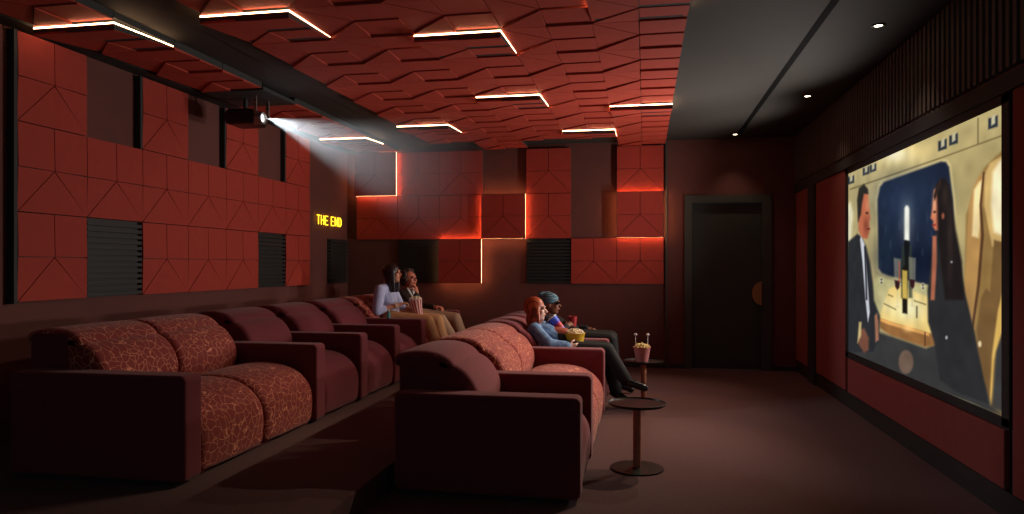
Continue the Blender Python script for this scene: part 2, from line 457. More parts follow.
# --- the picture on the screen, painted on a fine grid of coloured vertices
F_, TH, CY = 717.8, .1828, 265.2
SY0, SY1, SZ0, SZ1 = 4.232, 7.158, .53, 2.192
def picture_colors(ny, nz):
    c, sn = math.cos(TH), math.sin(TH)
    ys = np.linspace(SY1, SY0, ny)[None, :].repeat(nz, 0); zs = np.linspace(SZ0, SZ1, nz)[:, None].repeat(ny, 1)
    X = XR-.03
    zc = -X*sn+ys*c; u = 512+F_*(X*c+ys*sn)/zc; v = CY-F_*(zs-1.336)/zc
    img = np.zeros((nz, ny, 3)); img[:] = (196, 178, 124)
    def mask(poly, soft=.8):
        p = np.array(poly, float); inside = np.zeros(u.shape, bool); dist = np.full(u.shape, 1e9)
        n = len(p)
        for i in range(n):
            (x1, y1), (x2, y2) = p[i], p[(i+1) % n]
            cond = ((y1 > v) != (y2 > v))
            with np.errstate(divide='ignore', invalid='ignore'):
                xi = (x2-x1)*(v-y1)/(y2-y1+1e-12)+x1
            inside ^= cond & (u < xi)
            L2 = (x2-x1)**2+(y2-y1)**2+1e-9
            t = np.clip(((u-x1)*(x2-x1)+(v-y1)*(y2-y1))/L2, 0, 1)
            dist = np.minimum(dist, np.hypot(u-x1-t*(x2-x1), v-y1-t*(y2-y1)))
        sd = np.where(inside, dist, -dist)
        return np.clip(sd/soft*.5+.5, 0, 1)[..., None]
    def paint(poly, col, soft=.8, op=1.0):
        nonlocal img
        m = mask(poly, soft)*op; img = img*(1-m)+np.array(col, float)*m
    def glow(cx, cy_, rx, ry, col, op=1.0, pw=1.0):
        nonlocal img
        d = ((u-cx)/rx)**2+((v-cy_)/ry)**2; m = (np.exp(-d*pw)*op)[..., None]
        img = img*(1-m)+np.array(col, float)*m
    def ell(cx, cy_, rx, ry, col, op=1.0, rot=0):
        paint([(cx+rx*math.cos(a)*math.cos(rot)-ry*math.sin(a)*math.sin(rot), cy_+rx*math.cos(a)*math.sin(rot)+ry*math.sin(a)*math.cos(rot)) for a in [2*PI*k/18 for k in range(18)]], col, 1.0, op)
    # carriage wall shading
    glow(990, 190, 40, 60, (150, 132, 84), .5)
    glow(856, 225, 10, 60, (176, 164, 118), .4)
    glow(898, 152, 34, 14, (255, 226, 150), 1.0); glow(893, 154, 15, 8, (255, 246, 205), 1.0)
    # mouldings
    paint([(850, 190), (944, 157.5), (1003, 136), (1003, 134.6), (944, 156.2), (850, 188.6)], (120, 104, 66))
    paint([(977.4, 118), (978.6, 118), (978.6, 144), (977.4, 144)], (110, 96, 62))
    for x, y, s in ((851, 180, 1.0), (866, 171, 1.0), (873, 168, 1.0), (942.5, 145, 1.35), (953.5, 139.5, 1.35), (993, 122.5, 1.5)):
        w, h = 3.2*s, 3.8*s
        paint([(x-w, y-h*.7), (x+w, y-h*1.25), (x+w, y+h*.7), (x-w, y+h*1.25)], (46, 52, 62), .8)
        paint([(x-w*.35, y-h*.95), (x+w*.45, y-h*1.5), (x+w*.45, y+h*.15), (x-w*.35, y+h*.55)], (205, 196, 158), .8)
    # window
    win = [(880, 187), (884, 182), (941, 161.5), (946, 162), (949, 167), (953, 200), (956, 285), (950, 290), (890, 276), (882, 273), (878.5, 268), (877.5, 200)]
    paint([(p[0]+(-1.8 if p[0] < 900 else 2), p[1]+(-2 if p[1] < 210 else 2)) for p in win], (226, 206, 146), 1.2)
    paint(win, (32, 40, 60), 1.2)
    glow(905, 200, 30, 26, (42, 58, 84), .75); glow(915, 262, 32, 18, (16, 24, 42), .8); glow(886, 255, 12, 24, (30, 44, 60), .6)
    for k in range(26):
        xx = 880+(k*37 % 60); yy = 215+(k*23 % 50); ell(xx, yy, .5, 3+(k % 3), (58, 74, 96), .35)
    # sill and lower wall
    paint([(878, 276), (890, 279), (956, 292), (956, 330), (860, 310), (868, 290)], (186, 178, 128), 2)
    for x, y in ((881.5, 281), (923, 286.5), (902, 284)):
        ell(x, y, 1.9, 3.4, (226, 218, 180)); ell(x, y-1.5, .8, .9, (40, 40, 40)); ell(x, y+1.6, .8, .9, (40, 40, 40))
    # far right carriage seats
    paint([(976, 186), (984, 168), (994, 158), (1003, 150), (1003, 420), (975, 400), (962, 330), (965, 260), (966, 215)], (150, 118, 68), 1.5)
    paint([(973, 188), (979, 176), (984, 172), (988, 168), (984, 190), (981, 215), (982, 240), (975, 330), (968, 330), (964, 300), (967, 240), (969, 205)], (186, 142, 84), 1.2)
    paint([(974, 190), (979, 182), (982, 180), (980, 205), (980, 225), (978.5, 238), (972, 236)], (252, 226, 166), 1.4)
    paint([(983, 172), (985, 172), (982, 205), (984, 235), (980, 285), (972, 340), (970, 338), (977, 285), (981, 235), (979.5, 205)], (92, 62, 40), .8)
    paint([(985, 175), (990, 163), (1003, 155), (1003, 250), (992, 246), (988, 225), (984, 205)], (214, 178, 112), 1.2)
    paint([(993, 172), (999, 162), (1003, 158), (1003, 236), (994, 232), (991, 205)], (255, 240, 196), 2)
    paint([(994, 240), (1003, 242), (1001, 300), (996, 330), (990, 402), (980, 380), (977, 330), (981, 298), (986, 288), (990, 292)], (120, 90, 54), 1.2)
    paint([(998, 310), (1003, 290), (1003, 330), (994, 360), (991.5, 406), (989.5, 404), (992, 355)], (222, 180, 96), 1.2)
    paint([(996, 352), (1003, 330), (1003, 412), (992, 407)], (62, 62, 62), 1.5)
    glow(985, 410, 14, 10, (70, 64, 56), .8)
    # lower dark area
    paint([(846, 300), (860, 318), (872, 330), (892, 336), (926, 348), (945, 340), (985, 385), (990, 405), (1004, 416), (846, 356)], (58, 58, 58), 2)
    # lit table
    paint([(879, 318), (889, 289), (897, 285), (936, 300), (938, 338), (928, 334), (890, 322)], (238, 206, 124), 1.4)
    glow(909, 309, 17, 13, (255, 248, 196), .95); glow(888, 306, 7, 8, (255, 240, 180), .6)
    for a, b in (((884, 303), (896, 309)), ((888, 294), (893, 296)), ((914, 300), (926, 304))):
        paint([a, (b[0], b[1]), (b[0], b[1]+1.2), (a[0], a[1]+1.2)], (90, 80, 50), .8, .8)
    paint([(879, 318), (890, 322), (929, 333), (938, 335), (938, 345), (925, 347), (890, 335), (880, 328)], (150, 104, 60), 1.2)
    paint([(880, 318), (890, 321.5), (929, 333), (929, 336), (890, 325), (880, 321)], (232, 170, 96), 1.0)
    glow(908, 328, 5, 4, (255, 206, 130), .8)
    paint([(924.5, 332), (925.5, 332), (925.5, 346), (924.5, 346)], (80, 50, 34), .6)
    ell(906, 362, 7.5, 12, (120, 96, 82), .9)
    # table lamp, bottles, glasses
    paint([(904.6, 208), (906, 205.5), (908.2, 206), (909.3, 209), (909.3, 241), (904.4, 240)], (255, 255, 240), 1.2)
    glow(907, 222, 6, 22, (230, 230, 220), .3)
    paint([(904, 240), (909.6, 241), (909.2, 275), (903.6, 274)], (22, 24, 26), .9)
    for x in (903, 910.5): paint([(x-.8, 246), (x+.9, 246), (x+2, 262), (x+2, 298), (x-2, 298), (x-2, 262)], (52, 60, 50), .9, .75)
    paint([(902.2, 268), (906, 264), (907.6, 270), (907.4, 314), (902.4, 313)], (30, 26, 20), .9)
    paint([(902.2, 270), (907.4, 271), (907.2, 299), (902.3, 298)], (206, 176, 84), .9)
    for x, y in ((897.3, 275), (912.2, 274)):
        paint([(x-3.4, y-17), (x+3.6, y-16), (x+3.2, y+9), (x+.6, y+15), (x+.6, y+30), (x+2.6, y+33), (x-2.4, y+32), (x-.4, y+30), (x-.4, y+15), (x-3, y+9)], (196, 190, 160), .9, .45)
        paint([(x-2.8, y+5), (x+2.8, y+6), (x+2, y+13), (x, y+15), (x-2, y+12)], (52, 26, 30), .8)
    paint([(898.6, 262), (900, 262), (900.2, 282), (898.4, 282)], (190, 90, 66), .7, .7)
    paint([(916, 306), (917.6, 306), (917.6, 318), (916, 318)], (90, 80, 56), .7, .8)
    glow(960, 340, 14, 30, (50, 50, 50), .5)
    # man in dark suit, left
    paint([(846, 206), (850.5, 202), (853, 212), (851, 244), (846, 246)], (232, 226, 190), 1.5)
    paint([(848, 242), (857, 234), (861, 236), (866, 246), (870, 262), (873, 284), (874, 300), (880, 316), (879, 340), (873, 352), (846, 352)], (44, 46, 50), 1.2)
    paint([(861, 235), (864.5, 244), (866, 262), (869.8, 312), (868, 322), (865.5, 300), (862.5, 262), (860, 240)], (214, 218, 226), .8)
    paint([(864, 246), (865.6, 247), (867.5, 300), (866, 300)], (36, 36, 44), .7)
    paint([(858.5, 230), (858, 206), (860, 195), (864, 191), (868, 193), (869, 206), (870.4, 219), (869, 222), (869.6, 231), (867, 239), (862, 238)], (190, 106, 76), 1.0)
    glow(866, 226, 2.6, 9, (120, 58, 44), .6); glow(867.5, 206, 2, 8, (226, 150, 112), .6)
    paint([(857, 200), (859, 188), (864, 184), (868, 189), (868.5, 194), (864, 194), (862, 203), (861, 214), (858, 222)], (46, 42, 38), 1.0)
    ell(867, 213, 1.1, 1.0, (40, 24, 22)); 
    paint([(867, 228.5), (870, 228), (870, 229.5), (867, 230)], (110, 40, 38), .6)
    paint([(858, 343), (860, 330), (864, 328), (869, 338), (868.5, 350), (864, 353)], (122, 78, 62), 1.2)
    paint([(857.5, 343), (859, 322), (861.5, 322), (861, 336)], (206, 184, 126), 1.0)
    paint([(874.5, 316), (877, 313), (878.4, 322), (878.8, 340), (875.6, 342)], (170, 116, 92), 1.0)
    # woman with long dark hair, right
    hair = [(936, 186), (940, 179.5), (945, 178), (949, 184), (952, 200), (956, 230), (962, 262), (964, 300), (945, 300), (938, 240), (937, 205)]
    paint([(935, 234), (944, 226), (953, 226), (958, 250), (965, 292), (975, 335), (982, 370), (989, 404), (960, 394), (940, 380), (934, 342), (928, 322), (927.4, 290), (931, 262)], (46, 46, 48), 1.2)
    paint([(934, 190), (938, 186), (944, 190), (944, 224), (940, 231), (935, 230), (932.8, 226), (933.4, 221), (930.6, 218), (932.4, 208)], (214, 124, 88), 1.0)
    glow(934.5, 206, 2.2, 12, (255, 190, 150), .7); glow(941, 222, 4, 9, (120, 50, 42), .6)
    paint(hair, (34, 28, 28), 1.6); glow(950, 240, 3, 40, (62, 50, 46), .6); glow(945, 196, 3, 10, (70, 54, 46), .5)
    paint([(933.5, 196), (937, 184), (941.5, 177), (941, 186), (937, 195), (934.5, 201)], (52, 40, 36), .8)
    ell(934.6, 212, 1.2, 1.0, (36, 20, 20)); paint([(932.4, 224.4), (935.6, 224), (935.4, 226), (932.8, 226)], (150, 44, 48), .6)
    paint([(932.5, 236), (936.5, 236), (936.8, 262), (934.6, 300), (930.6, 300), (932, 262)], (176, 104, 78), 1.0)
    ell(943, 216, 1.4, 3.0, (190, 104, 76), .8)
    ell(946.5, 337.5, .9, 1.5, (230, 230, 225)); ell(951.5, 262, .8, .8, (200, 200, 210))
    ell(979.8, 344, 1.6, 3, (236, 214, 170))
    # soft photographic unevenness
    rs = np.random.RandomState(3); lo = rs.rand(24, 30)
    jj = np.linspace(0, 22.9, u.shape[0]); ii = np.linspace(0, 28.9, u.shape[1]); j0 = jj.astype(int); i0 = ii.astype(int)
    fj = (jj-j0)[:, None]; fi = (ii-i0)[None, :]
    nz_ = lo[j0][:, i0]*(1-fj)*(1-fi)+lo[j0+1][:, i0]*fj*(1-fi)+lo[j0][:, i0+1]*(1-fj)*fi+lo[j0+1][:, i0+1]*fj*fi
    img = np.clip(img*(1+(nz_[..., None]-.5)*.16), 0, 255)
    x = img/255.; lin = np.where(x <= .04045, x/12.92, ((x+.055)/1.055)**2.4)
    return ys, zs, lin
def build_screen():
    ny, nz = 430, 330
    ys, zs, lin = picture_colors(ny, nz)
    X = XR-.03
    verts = [(X, float(ys[j, i]), float(zs[j, i])) for j in range(nz) for i in range(ny)]
    faces = [(j*ny+i, j*ny+i+1, (j+1)*ny+i+1, (j+1)*ny+i) for j in range(nz-1) for i in range(ny-1)]
    me = bpy.data.meshes.new('projected_picture'); me.from_pydata(verts, [], faces)
    at = me.color_attributes.new('picture', 'FLOAT_COLOR', 'POINT')
    arr = np.ones((nz*ny, 4), np.float32); arr[:, :3] = lin.reshape(-1, 3)
    at.data.foreach_set('color', arr.ravel())
    m = bpy.data.materials.new('screen_picture'); m.use_nodes = True; nt = m.node_tree; nt.nodes.clear()
    a = nt.nodes.new('ShaderNodeAttribute'); a.attribute_name = 'picture'
    e = nt.nodes.new('ShaderNodeEmission'); o = nt.nodes.new('ShaderNodeOutputMaterial')
    e.inputs['Strength'].default_value = .92
    nt.links.new(a.outputs['Color'], e.inputs['Color']); nt.links.new(e.outputs[0], o.inputs[0])
    me.materials.append(m)
    root = thing('projection_screen', (XR-.02, 5.695, 1.36), 'large lit projection screen showing a couple dining by a dark window', 'screen')
    pic = link(bpy.data.objects.new('picture', me), root); pic.matrix_parent_inverse = Matrix.Translation(-Vector(root.location))
    pic['label'] = 'bright film picture of a man and a woman at a table'
    bm = bmesh.new(); w = .085; o_ = Vector(root.location)
    for y0, y1, z0, z1 in ((SY0-w, SY1+w, SZ1-.004, SZ1+.055), (SY0-w, SY1+w, SZ0-.055, SZ0+.002), (SY0-w, SY0, SZ0-.05, SZ1+.05), (SY1, SY1+w, SZ0-.05, SZ1+.05)):
        box(bm, XR-.034-o_.x, XR-.0-o_.x, y0-o_.y, y1-o_.y, z0-o_.z, z1-o_.z, bev=.004)
    obj('screen_frame', bm, M['black'], root)
    bm = bmesh.new(); box(bm, XR-.0295-o_.x, XR-.005-o_.x, SY0-.02-o_.y, SY1+.02-o_.y, SZ0-.02-o_.z, SZ1+.02-o_.z)
    obj('screen_back', bm, M['black'], root)
build_screen()

# ------------------------------------------------------------------ neon sign
def neon():
    root = thing('neon_sign', (XL, 8.9, 1.92), 'small glowing yellow neon sign reading THE END on left wall', 'sign')
    H_, W_ = .112, .074
    G = {'T': [[(0, 1), (1, 1)], [(.5, 1), (.5, 0)]], 'H': [[(0, 0), (0, 1)], [(1, 0), (1, 1)], [(0, .5), (1, .5)]],
         'E': [[(1, 1), (0, 1), (0, 0), (1, 0)], [(0, .5), (.8, .5)]], 'N': [[(0, 0), (0, 1), (1, 0), (1, 1)]],
         'D': [[(0, 0), (0, 1), (.55, 1), (1, .75), (1, .25), (.55, 0), (0, 0)]]}
    y = -.365
    for ch in 'THE END':
        if ch == ' ': y += .06; continue
        bm = bmesh.new()
        for st in G[ch]: tube(bm, [(.03, y-.02+p[0]*W_, -H_/2+p[1]*H_) for p in st], .0062, 8)
        obj('letter', bm, M['neon'], root, True)
        y += W_+.045
    for yy in (-.35, -.1, .12, .34):
        bm = bmesh.new(); capsule(bm, (0.0, yy, -.05), (.024, yy, -.05), .004); obj('standoff', bm, M['silver'], root, True)
neon()

# ------------------------------------------------------------------ downlights
for x, y, lab in ((1.55, 5.21, 'round ceiling downlight nearest the camera, above the screen'), (1.53, 7.26, 'round ceiling downlight, middle one of three'), (1.10, 9.22, 'round ceiling downlight nearest the back wall, above door')):
    t = thing('downlight', (x, y, ZC), lab, 'light', 'ceiling downlights')
    bm = bmesh.new(); lathe(bm, [(.026, -.001), (.026, -.006), (.045, -.006), (.047, -.003), (.047, .0)]); obj('trim_ring', bm, M['blackmetal'], t, True)
    bm = bmesh.new(); lathe(bm, [(0, -.004), (.026, -.004), (.026, -.001), (0, -.001)]); obj('lens', bm, M['lamp'], t)
# ------------------------------------------------------------------ projector
t = thing('projector', (-3.62, 6.13, ZT), 'dark ceiling projector shining its beam at the screen', 'projector')
bm = bmesh.new(); cushion(bm, rrect(-.18, .12, -.255, -.115, .045), -.13, .13, .02); sharp(obj('casing', bm, M['casing'], t))
bm = bmesh.new(); box(bm, -.29, .31, -.30, .30, -.002, .03, bev=.003); obj('mounting_plate', bm, M['black'], t)
for yy in (-.12, .10):
    bm = bmesh.new(); box(bm, .108, .14, yy, yy+.012, -.17, -.0, bev=.002); br = obj('bracket', bm, M['silver'], t); br['label'] = 'silver mounting bracket'
    for z in (-.04, -.08):
        b2 = bmesh.new(); box(b2, .117, .131, yy-.002, yy+.001, z-.007, z+.007, bev=.0008); obj('slot', b2, M['black'], br)
bm = bmesh.new(); capsule(bm, (-.04, 0, -.12), (-.04, 0, 0), .02); obj('mount_pole', bm, M['black'], t, True)
q = Matrix.Rotation(PI/2, 4, 'Y')
bm = bmesh.new(); lathe(bm, [(0, -.05), (.052, -.05), (.056, 0), (.058, .05), (.05, .058), (.04, .05), (.04, .02)]); bmesh.ops.transform(bm, matrix=Matrix.Translation((.13, -.07, -.2)) @ q, verts=bm.verts); ln = obj('lens', bm, M['silver'], t, True)
bm = bmesh.new(); lathe(bm, [(0, .02), (.035, .022), (.035, .018), (0, .016)]); bmesh.ops.transform(bm, matrix=Matrix.Translation((.13, -.07, -.2)) @ q, verts=bm.verts)
obj('lens_glass', bm, emission('projector_lens_light', srgb(225, 235, 255), 12), ln)

# ------------------------------------------------------------------ tables
def side_table(loc, label):
    t = thing('side_table', loc, label, 'table', 'round side tables by the front row')
    bm = bmesh.new(); lathe(bm, [(0, 0), (.172, 0), (.174, .004), (.172, .009), (.03, .014), (0, .014)], 64); sharp(obj('base', bm, M['blackmetal'], t))
    bm = bmesh.new(); lathe(bm, [(0, .012), (.026, .012), (.026, .412), (0, .412)], 32); sharp(obj('post', bm, M['wood'], t))['label'] = 'copper brown post'
    bm = bmesh.new(); lathe(bm, [(0, .410), (.05, .410), (.178, .418), (.188, .428), (.189, .436), (.185, .437), (.178, .428), (0, .426)], 64); sharp(obj('table_top', bm, M['blackmetal'], t))
    return t
side_table((-.05, 4.785, 0), 'round black side table nearest the camera, empty top')
side_table((-.01, 6.90, 0), 'round black side table farther back, carrying a pink popcorn tub')

# ------------------------------------------------------------------ seats (local x: 0 = front of the arms, negative to the back; y from 0)
SEAT = [(-.70, .30), (-.70, .37), (-.667, .385), (-.589, .436), (-.435, .463), (-.244, .451), (-.115, .40), (-.03, .309), (-.004, .216), (-.008, .10), (-.03, .035), (-.12, .03), (-.3, .05), (-.5, .2)]
LUMB = [(-.80, .745), (-.745, .725), (-.70, .695), (-.655, .64), (-.622, .57), (-.615, .50), (-.63, .43), (-.66, .37), (-.80, .34), (-.93, .38), (-.965, .52), (-.95, .68), (-.88, .745)]
HEAD = [(-.768, .722), (-.782, .752), (-.82, .783), (-.872, .805), (-.95, .818), (-1.05, .815), (-1.13, .795), (-1.155, .755), (-1.13, .72), (-1.0, .70), (-.9, .695), (-.82, .70)]
SW, AW = .69, .155
def seat_unit(name, loc, n, fabric, arms, label, group, cat):
    t = thing(name, loc, label, cat, group)
    def arm(y):
        bm = bmesh.new(); cushion(bm, rrect(-1.09, 0, .02, .592, .035), y, y+AW, .018, .0)
        sharp(obj('armrest', bm, M['maroon'], t), 60)
    arm(0)
    if arms == 2: arm(AW+SW*n)
    y0 = AW; W = SW*n
    bm = bmesh.new(); cushion(bm, rrect(-1.115, -.85, .03, .797, .045), y0+.001, y0+W-.002, .02); box(bm, -.95, -.05, y0+.01, y0+W-.01, .015, .26)
    sharp(obj('back_shell', bm, M['maroon'], t), 60)
    for k in range(n):
        a, b = y0+SW*k+.004, y0+SW*(k+1)-.004
        bm = bmesh.new(); cushion(bm, spline(SEAT, 5), a, b, .045, .006); obj('seat_cushion', bm, fabric, t, True)
        bm = bmesh.new(); cushion(bm, spline(LUMB, 5), a, b, .045, .006); obj('backrest', bm, fabric, t, True)
        bm = bmesh.new(); cushion(bm, spline(HEAD, 5), a, b, .04, .004); obj('headrest', bm, fabric, t, True)
    return t
GR, GL = 'front row of cinema seats', 'rear row of cinema seats'
XFR, XFL = -.352, -2.41
seat_unit('recliner', (XFR, 4.0, 0), 1, M['maroon'], 1, 'plain maroon recliner nearest the camera in the front row', GR, 'recliner')
seat_unit('sofa', (XFR, 4.845, 0), 2, M['crackle'], 1, 'two-seat sofa with red crackle pattern beside nearest side table, front row', GR, 'sofa')
seat_unit('recliner', (XFR, 6.38, 0), 1, M['maroon'], 1, 'maroon recliner holding the red-haired woman in denim', GR, 'recliner')
seat_unit('recliner', (XFR, 7.225, 0), 1, M['maroon'], 2, 'maroon recliner holding the person in teal headwrap and sunglasses', GR, 'recliner')
yl = 3.445
seat_unit('sofa', (XFL, yl, PLAT_Z), 2, M['crackle'], 1, 'large empty red crackle-pattern sofa at bottom left of the photo', GL, 'sofa'); yl += 2*SW+AW+.02
for lab in ('empty maroon recliner right beside the big near patterned sofa, rear row', 'empty maroon recliner in the middle of the three in rear row', 'empty maroon recliner next to the two seated women'):
    seat_unit('recliner', (XFL, yl+.01, PLAT_Z), 1, M['maroon'], 1, lab, GL, 'recliner'); yl += SW+AW+.012
seat_unit('sofa', (XFL, yl+.01, PLAT_Z), 2, M['crackle'], 2, 'far patterned sofa by back wall holding the two seated women', GL, 'sofa')

# ------------------------------------------------------------------ people
def frame_of(f, up=(0, 0, 1)):
    f = Vector(f).normalized(); s = Vector(up).cross(f).normalized(); u = f.cross(s).normalized()
    return f, s, u     # forward, left side, up
def remesh(o, vox, it=4):
    r = o.modifiers.new('remesh', 'REMESH'); r.mode = 'VOXEL'; r.voxel_size = vox; r.use_smooth_shade = True
    s = o.modifiers.new('smooth', 'SMOOTH'); s.factor = .5; s.iterations = it
    return o
def hand(bm, wrist, direction, palm_n, curl=.6, side=1, k=1.0):
    d = Vector(direction).normalized(); n = Vector(palm_n); n = (n-d*n.dot(d)).normalized(); s = d.cross(n)*side
    w = Vector(wrist)
    capsule(bm, w, w+d*.03*k, .019*k, .022*k)
    for j in (-.022, -.008, .008, .022): capsule(bm, w+d*.025*k+s*j*.6*k, w+d*.078*k+s*j*k, .012*k, .0095*k)
    for j, L in ((-.024, .055), (-.008, .070), (.008, .075), (.024, .066)):
        a = w+d*.078*k+s*j*k; c1 = (d*math.cos(curl)+n*math.sin(curl)); c2 = (d*math.cos(curl*2.2)+n*math.sin(curl*2.2))
        b = a+c1*L*.5*k; e = b+c2*L*.5*k
        capsule(bm, a, b, .0092*k, .0082*k, 8); capsule(bm, b, e, .0082*k, .0068*k, 8)
    a = w+d*.025*k+s*.024*k; b = a+(d*.6+s*.7+n*.35).normalized()*.035*k; e = b+(d*.8+s*.1+n*.6).normalized()*.03*k
    capsule(bm, a, b, .0115*k, .010*k, 8); capsule(bm, b, e, .010*k, .008*k, 8)
def head(bm, c, f, s, u):
    c = Vector(c); R = Matrix((f, s, u)).transposed()
    ellipsoid(bm, c+u*.025-f*.012, (.095, .075, .092), R)
    ellipsoid(bm, c+f*.022-u*.03, (.066, .060, .080), R)
    ellipsoid(bm, c+f*.045-u*.078, (.035, .036, .030), R)                 # chin and jaw
    capsule(bm, c+f*.082+u*.012, c+f*.104-u*.022, .008, .012)            # nose
    ellipsoid(bm, c+f*.082+u*.028, (.012, .048, .010), R)                # brow
    ellipsoid(bm, c+f*.084-u*.050, (.010, .022, .010), R)                # lips
    for k in (-1, 1):
        ellipsoid(bm, c+s*.074*k-f*.004-u*.005, (.018, .010, .030), R)    # ears
        ellipsoid(bm, c+f*.058+s*.035*k-u*.02, (.026, .022, .026), R)     # cheeks
    return R
def person(label, J, skin, parts, group=None):
    """J: joints; one continuous body mesh, clothing and hair as its children"""
    o = Vector(J['pelvis'])
    root = thing('person', o, label, 'person', group)
    def child(name, bm, mat, vox=.0075, it=4, parent=root):
        bmesh.ops.translate(bm, vec=-o, verts=bm.verts)
        x = obj(name, bm, mat, parent, True)
        return remesh(x, vox, it) if vox else x
    g = {k: Vector(v) for k, v in J.items()}
    f, s, u = frame_of(g['look'])
    bm = bmesh.new(); R = head(bm, g['head'], f, s, u)
    capsule(bm, g['head']-u*.05-f*.02, g['neck'], .047, .052)
    capsule(bm, g['neck']-V(0, 0, .02), g['chest'], .06, .105); capsule(bm, g['chest'], g['pelvis'], .11, .115)
    for a in 'nf':
        capsule(bm, g['neck']-V(0, 0, .03), g['sh_'+a], .045, .05)
        capsule(bm, g['sh_'+a], g['el_'+a], .046, .036); capsule(bm, g['el_'+a], g['wr_'+a], .036, .024)
        hand(bm, g['wr_'+a], g['hd_'+a], g.get('pn_'+a, V(0, 0, -1)), .65, 1 if a == 'n' else -1)
        capsule(bm, g['pelvis']+V(0, 0, -.01), g['hip_'+a], .10, .085)
        capsule(bm, g['hip_'+a], g['kn_'+a], .080, .056); capsule(bm, g['kn_'+a], g['an_'+a], .055, .038)
        capsule(bm, g['an_'+a], g['to_'+a], .034, .026)
    child('body', bm, skin, .0055, 3)
    # eyes, brows and mouth
    for k in (-1, 1):
        bm = bmesh.new(); ellipsoid(bm, g['head']+f*.079+s*.031*k+u*.010, (.010, .015, .0085), R); child('eye', bm, MP['eye'], None)
        bm = bmesh.new(); ellipsoid(bm, g['head']+f*.0885+s*.031*k+u*.030, (.006, .02, .004), R); child('eyebrow', bm, MP['brow'], None)
    bm = bmesh.new(); ellipsoid(bm, g['head']+f*.0915-u*.052, (.007, .021, .0075), R); child('mouth', bm, MP['lip'], None)
    def torso(bm, r, lo=0):
        capsule(bm, g['neck']-V(0, 0, .045), g['chest'], .07+r, .118+r); capsule(bm, g['chest'], g['pelvis'], .122+r, .122+r)
        for a in 'nf': capsule(bm, g['neck']-V(0, 0, .045), g['sh_'+a], .05+r, .058+r)
    def sleeve(bm, a, r, t=1.0):
        capsule(bm, g['sh_'+a], g['el_'+a], .060+r, .052+r)
        if t > 0: capsule(bm, g['el_'+a], g['el_'+a].lerp(g['wr_'+a], t), .050+r, .036+r)
    for kind, mat, p in parts:
        bm = bmesh.new()
        if kind in ('shirt', 'jacket'):
            torso(bm, p.get('r', 0.0))
            for a in 'nf': sleeve(bm, a, p.get('r', 0.0), p.get('sleeve', .85))
            if p.get('cut'):  pass
            c = child(kind, bm, mat, .008, 6)
        elif kind == 'trousers':
            capsule(bm, g['pelvis']+V(0, 0, .03), g['pelvis']-V(0, 0, .01), .125, .12)
            for a in 'nf':
                capsule(bm, g['pelvis'], g['hip_'+a], .11, .098); capsule(bm, g['hip_'+a], g['kn_'+a], .095, .074)
                capsule(bm, g['kn_'+a], g['kn_'+a].lerp(g['an_'+a], .92), .073, p.get('hem', .06))
            child(kind, bm, mat, .008, 6)
        elif kind == 'shoe':
            for a in 'nf':
                b2 = bmesh.new(); d = (g['to_'+a]-g['an_'+a]); dn = d.normalized()
                capsule(b2, g['an_'+a]-dn*.03, g['to_'+a]+dn*.01, .042, .034)
                child('shoe', b2, mat, .007, 3)
            bm.free()
        elif kind == 'hair':
            h = g['head']; L = p['len']
            ellipsoid(bm, h+u*.034-f*.022, (.106, .088, .098), R)
            for i in range(-9, 10):
                ang = i/9*2.0     # around the back of the head
                dirv = (-f*math.cos(ang)+s*math.sin(ang))
                a0 = h+u*.03+Vector(dirv)*.062
                a1 = h-u*(L*.5)+Vector(dirv)*(.076+p.get('puff', 0)); a2 = h-u*L+Vector(dirv)*(.064+p.get('puff', 0))
                capsule(bm, a0, a1, .026, .021); capsule(bm, a1, a2, .021, .012)
            child('hair', bm, mat, .007, 3)
        elif kind == 'curls':
            rnd = random.Random(7); h = g['head']
            for i in range(150):
                v_ = Vector((rnd.gauss(0, 1), rnd.gauss(0, 1), rnd.gauss(0, 1))).normalized()
                if v_.dot(f) > .35 or v_.dot(u) < -.55 and v_.dot(f) > -.2: continue
                ellipsoid(bm, h+u*.032-f*.02+Vector((v_.x*.1, v_.y*.1, v_.z*.1)), (.028, .028, .028), None, 8)
            child('hair', bm, mat, .007, 2)
        elif kind == 'headwrap':
            h = g['head']
            ellipsoid(bm, h+u*.048-f*.022, (.108, .088, .085), R)
            for i in range(5):
                capsule(bm, h+u*(.02+.022*i)-f*(.10-.0*i)-s*.03, h+u*(.07+.012*i)+f*(.06-.02*i)+s*.02, .030, .024)
            ellipsoid(bm, h+u*.085-f*.07, (.055, .058, .045), R)
            child('headwrap', bm, mat, .007, 3)
        elif kind == 'sunglasses':
            h = g['head']
            for k in (-1, 1):
                ellipsoid(bm, h+f*.094+s*.033*k+u*.010, (.006, .028, .019), R)
                capsule(bm, h+f*.088+s*.060*k+u*.014, h+s*.079*k+u*.012, .0035)
            capsule(bm, h+f*.1-s*.01+u*.014, h+f*.1+s*.01+u*.014, .003)
            child('sunglasses', bm, mat, None)
        elif kind == 'collar':
            for k in (-1, 1): capsule(bm, g['neck']+f*.05+s*.05*k-V(0, 0, .0), g['neck']+f*.095+s*.015*k-V(0, 0, .10), .018, .012)
            child('collar', bm, mat, .006, 2)
        elif kind == 'undershirt':
            capsule(bm, g['neck']+f*.03-V(0, 0, .02), g['chest']+f*.045, .045, .085); capsule(bm, g['chest']+f*.045, g['pelvis']+V(.03, 0, .08), .087, .09)
            child('top', bm, mat, .007, 4)
        elif kind == 'hairband':
            h = g['head']
            pts = [h+u*(.034+.103*math.cos(a))-f*.010+s*.094*math.sin(a) for a in [(-1.5+.25*k) for k in range(13)]]
            tube(bm, pts, .007); child('hairband', bm, mat, None)
        elif kind == 'bracelet':
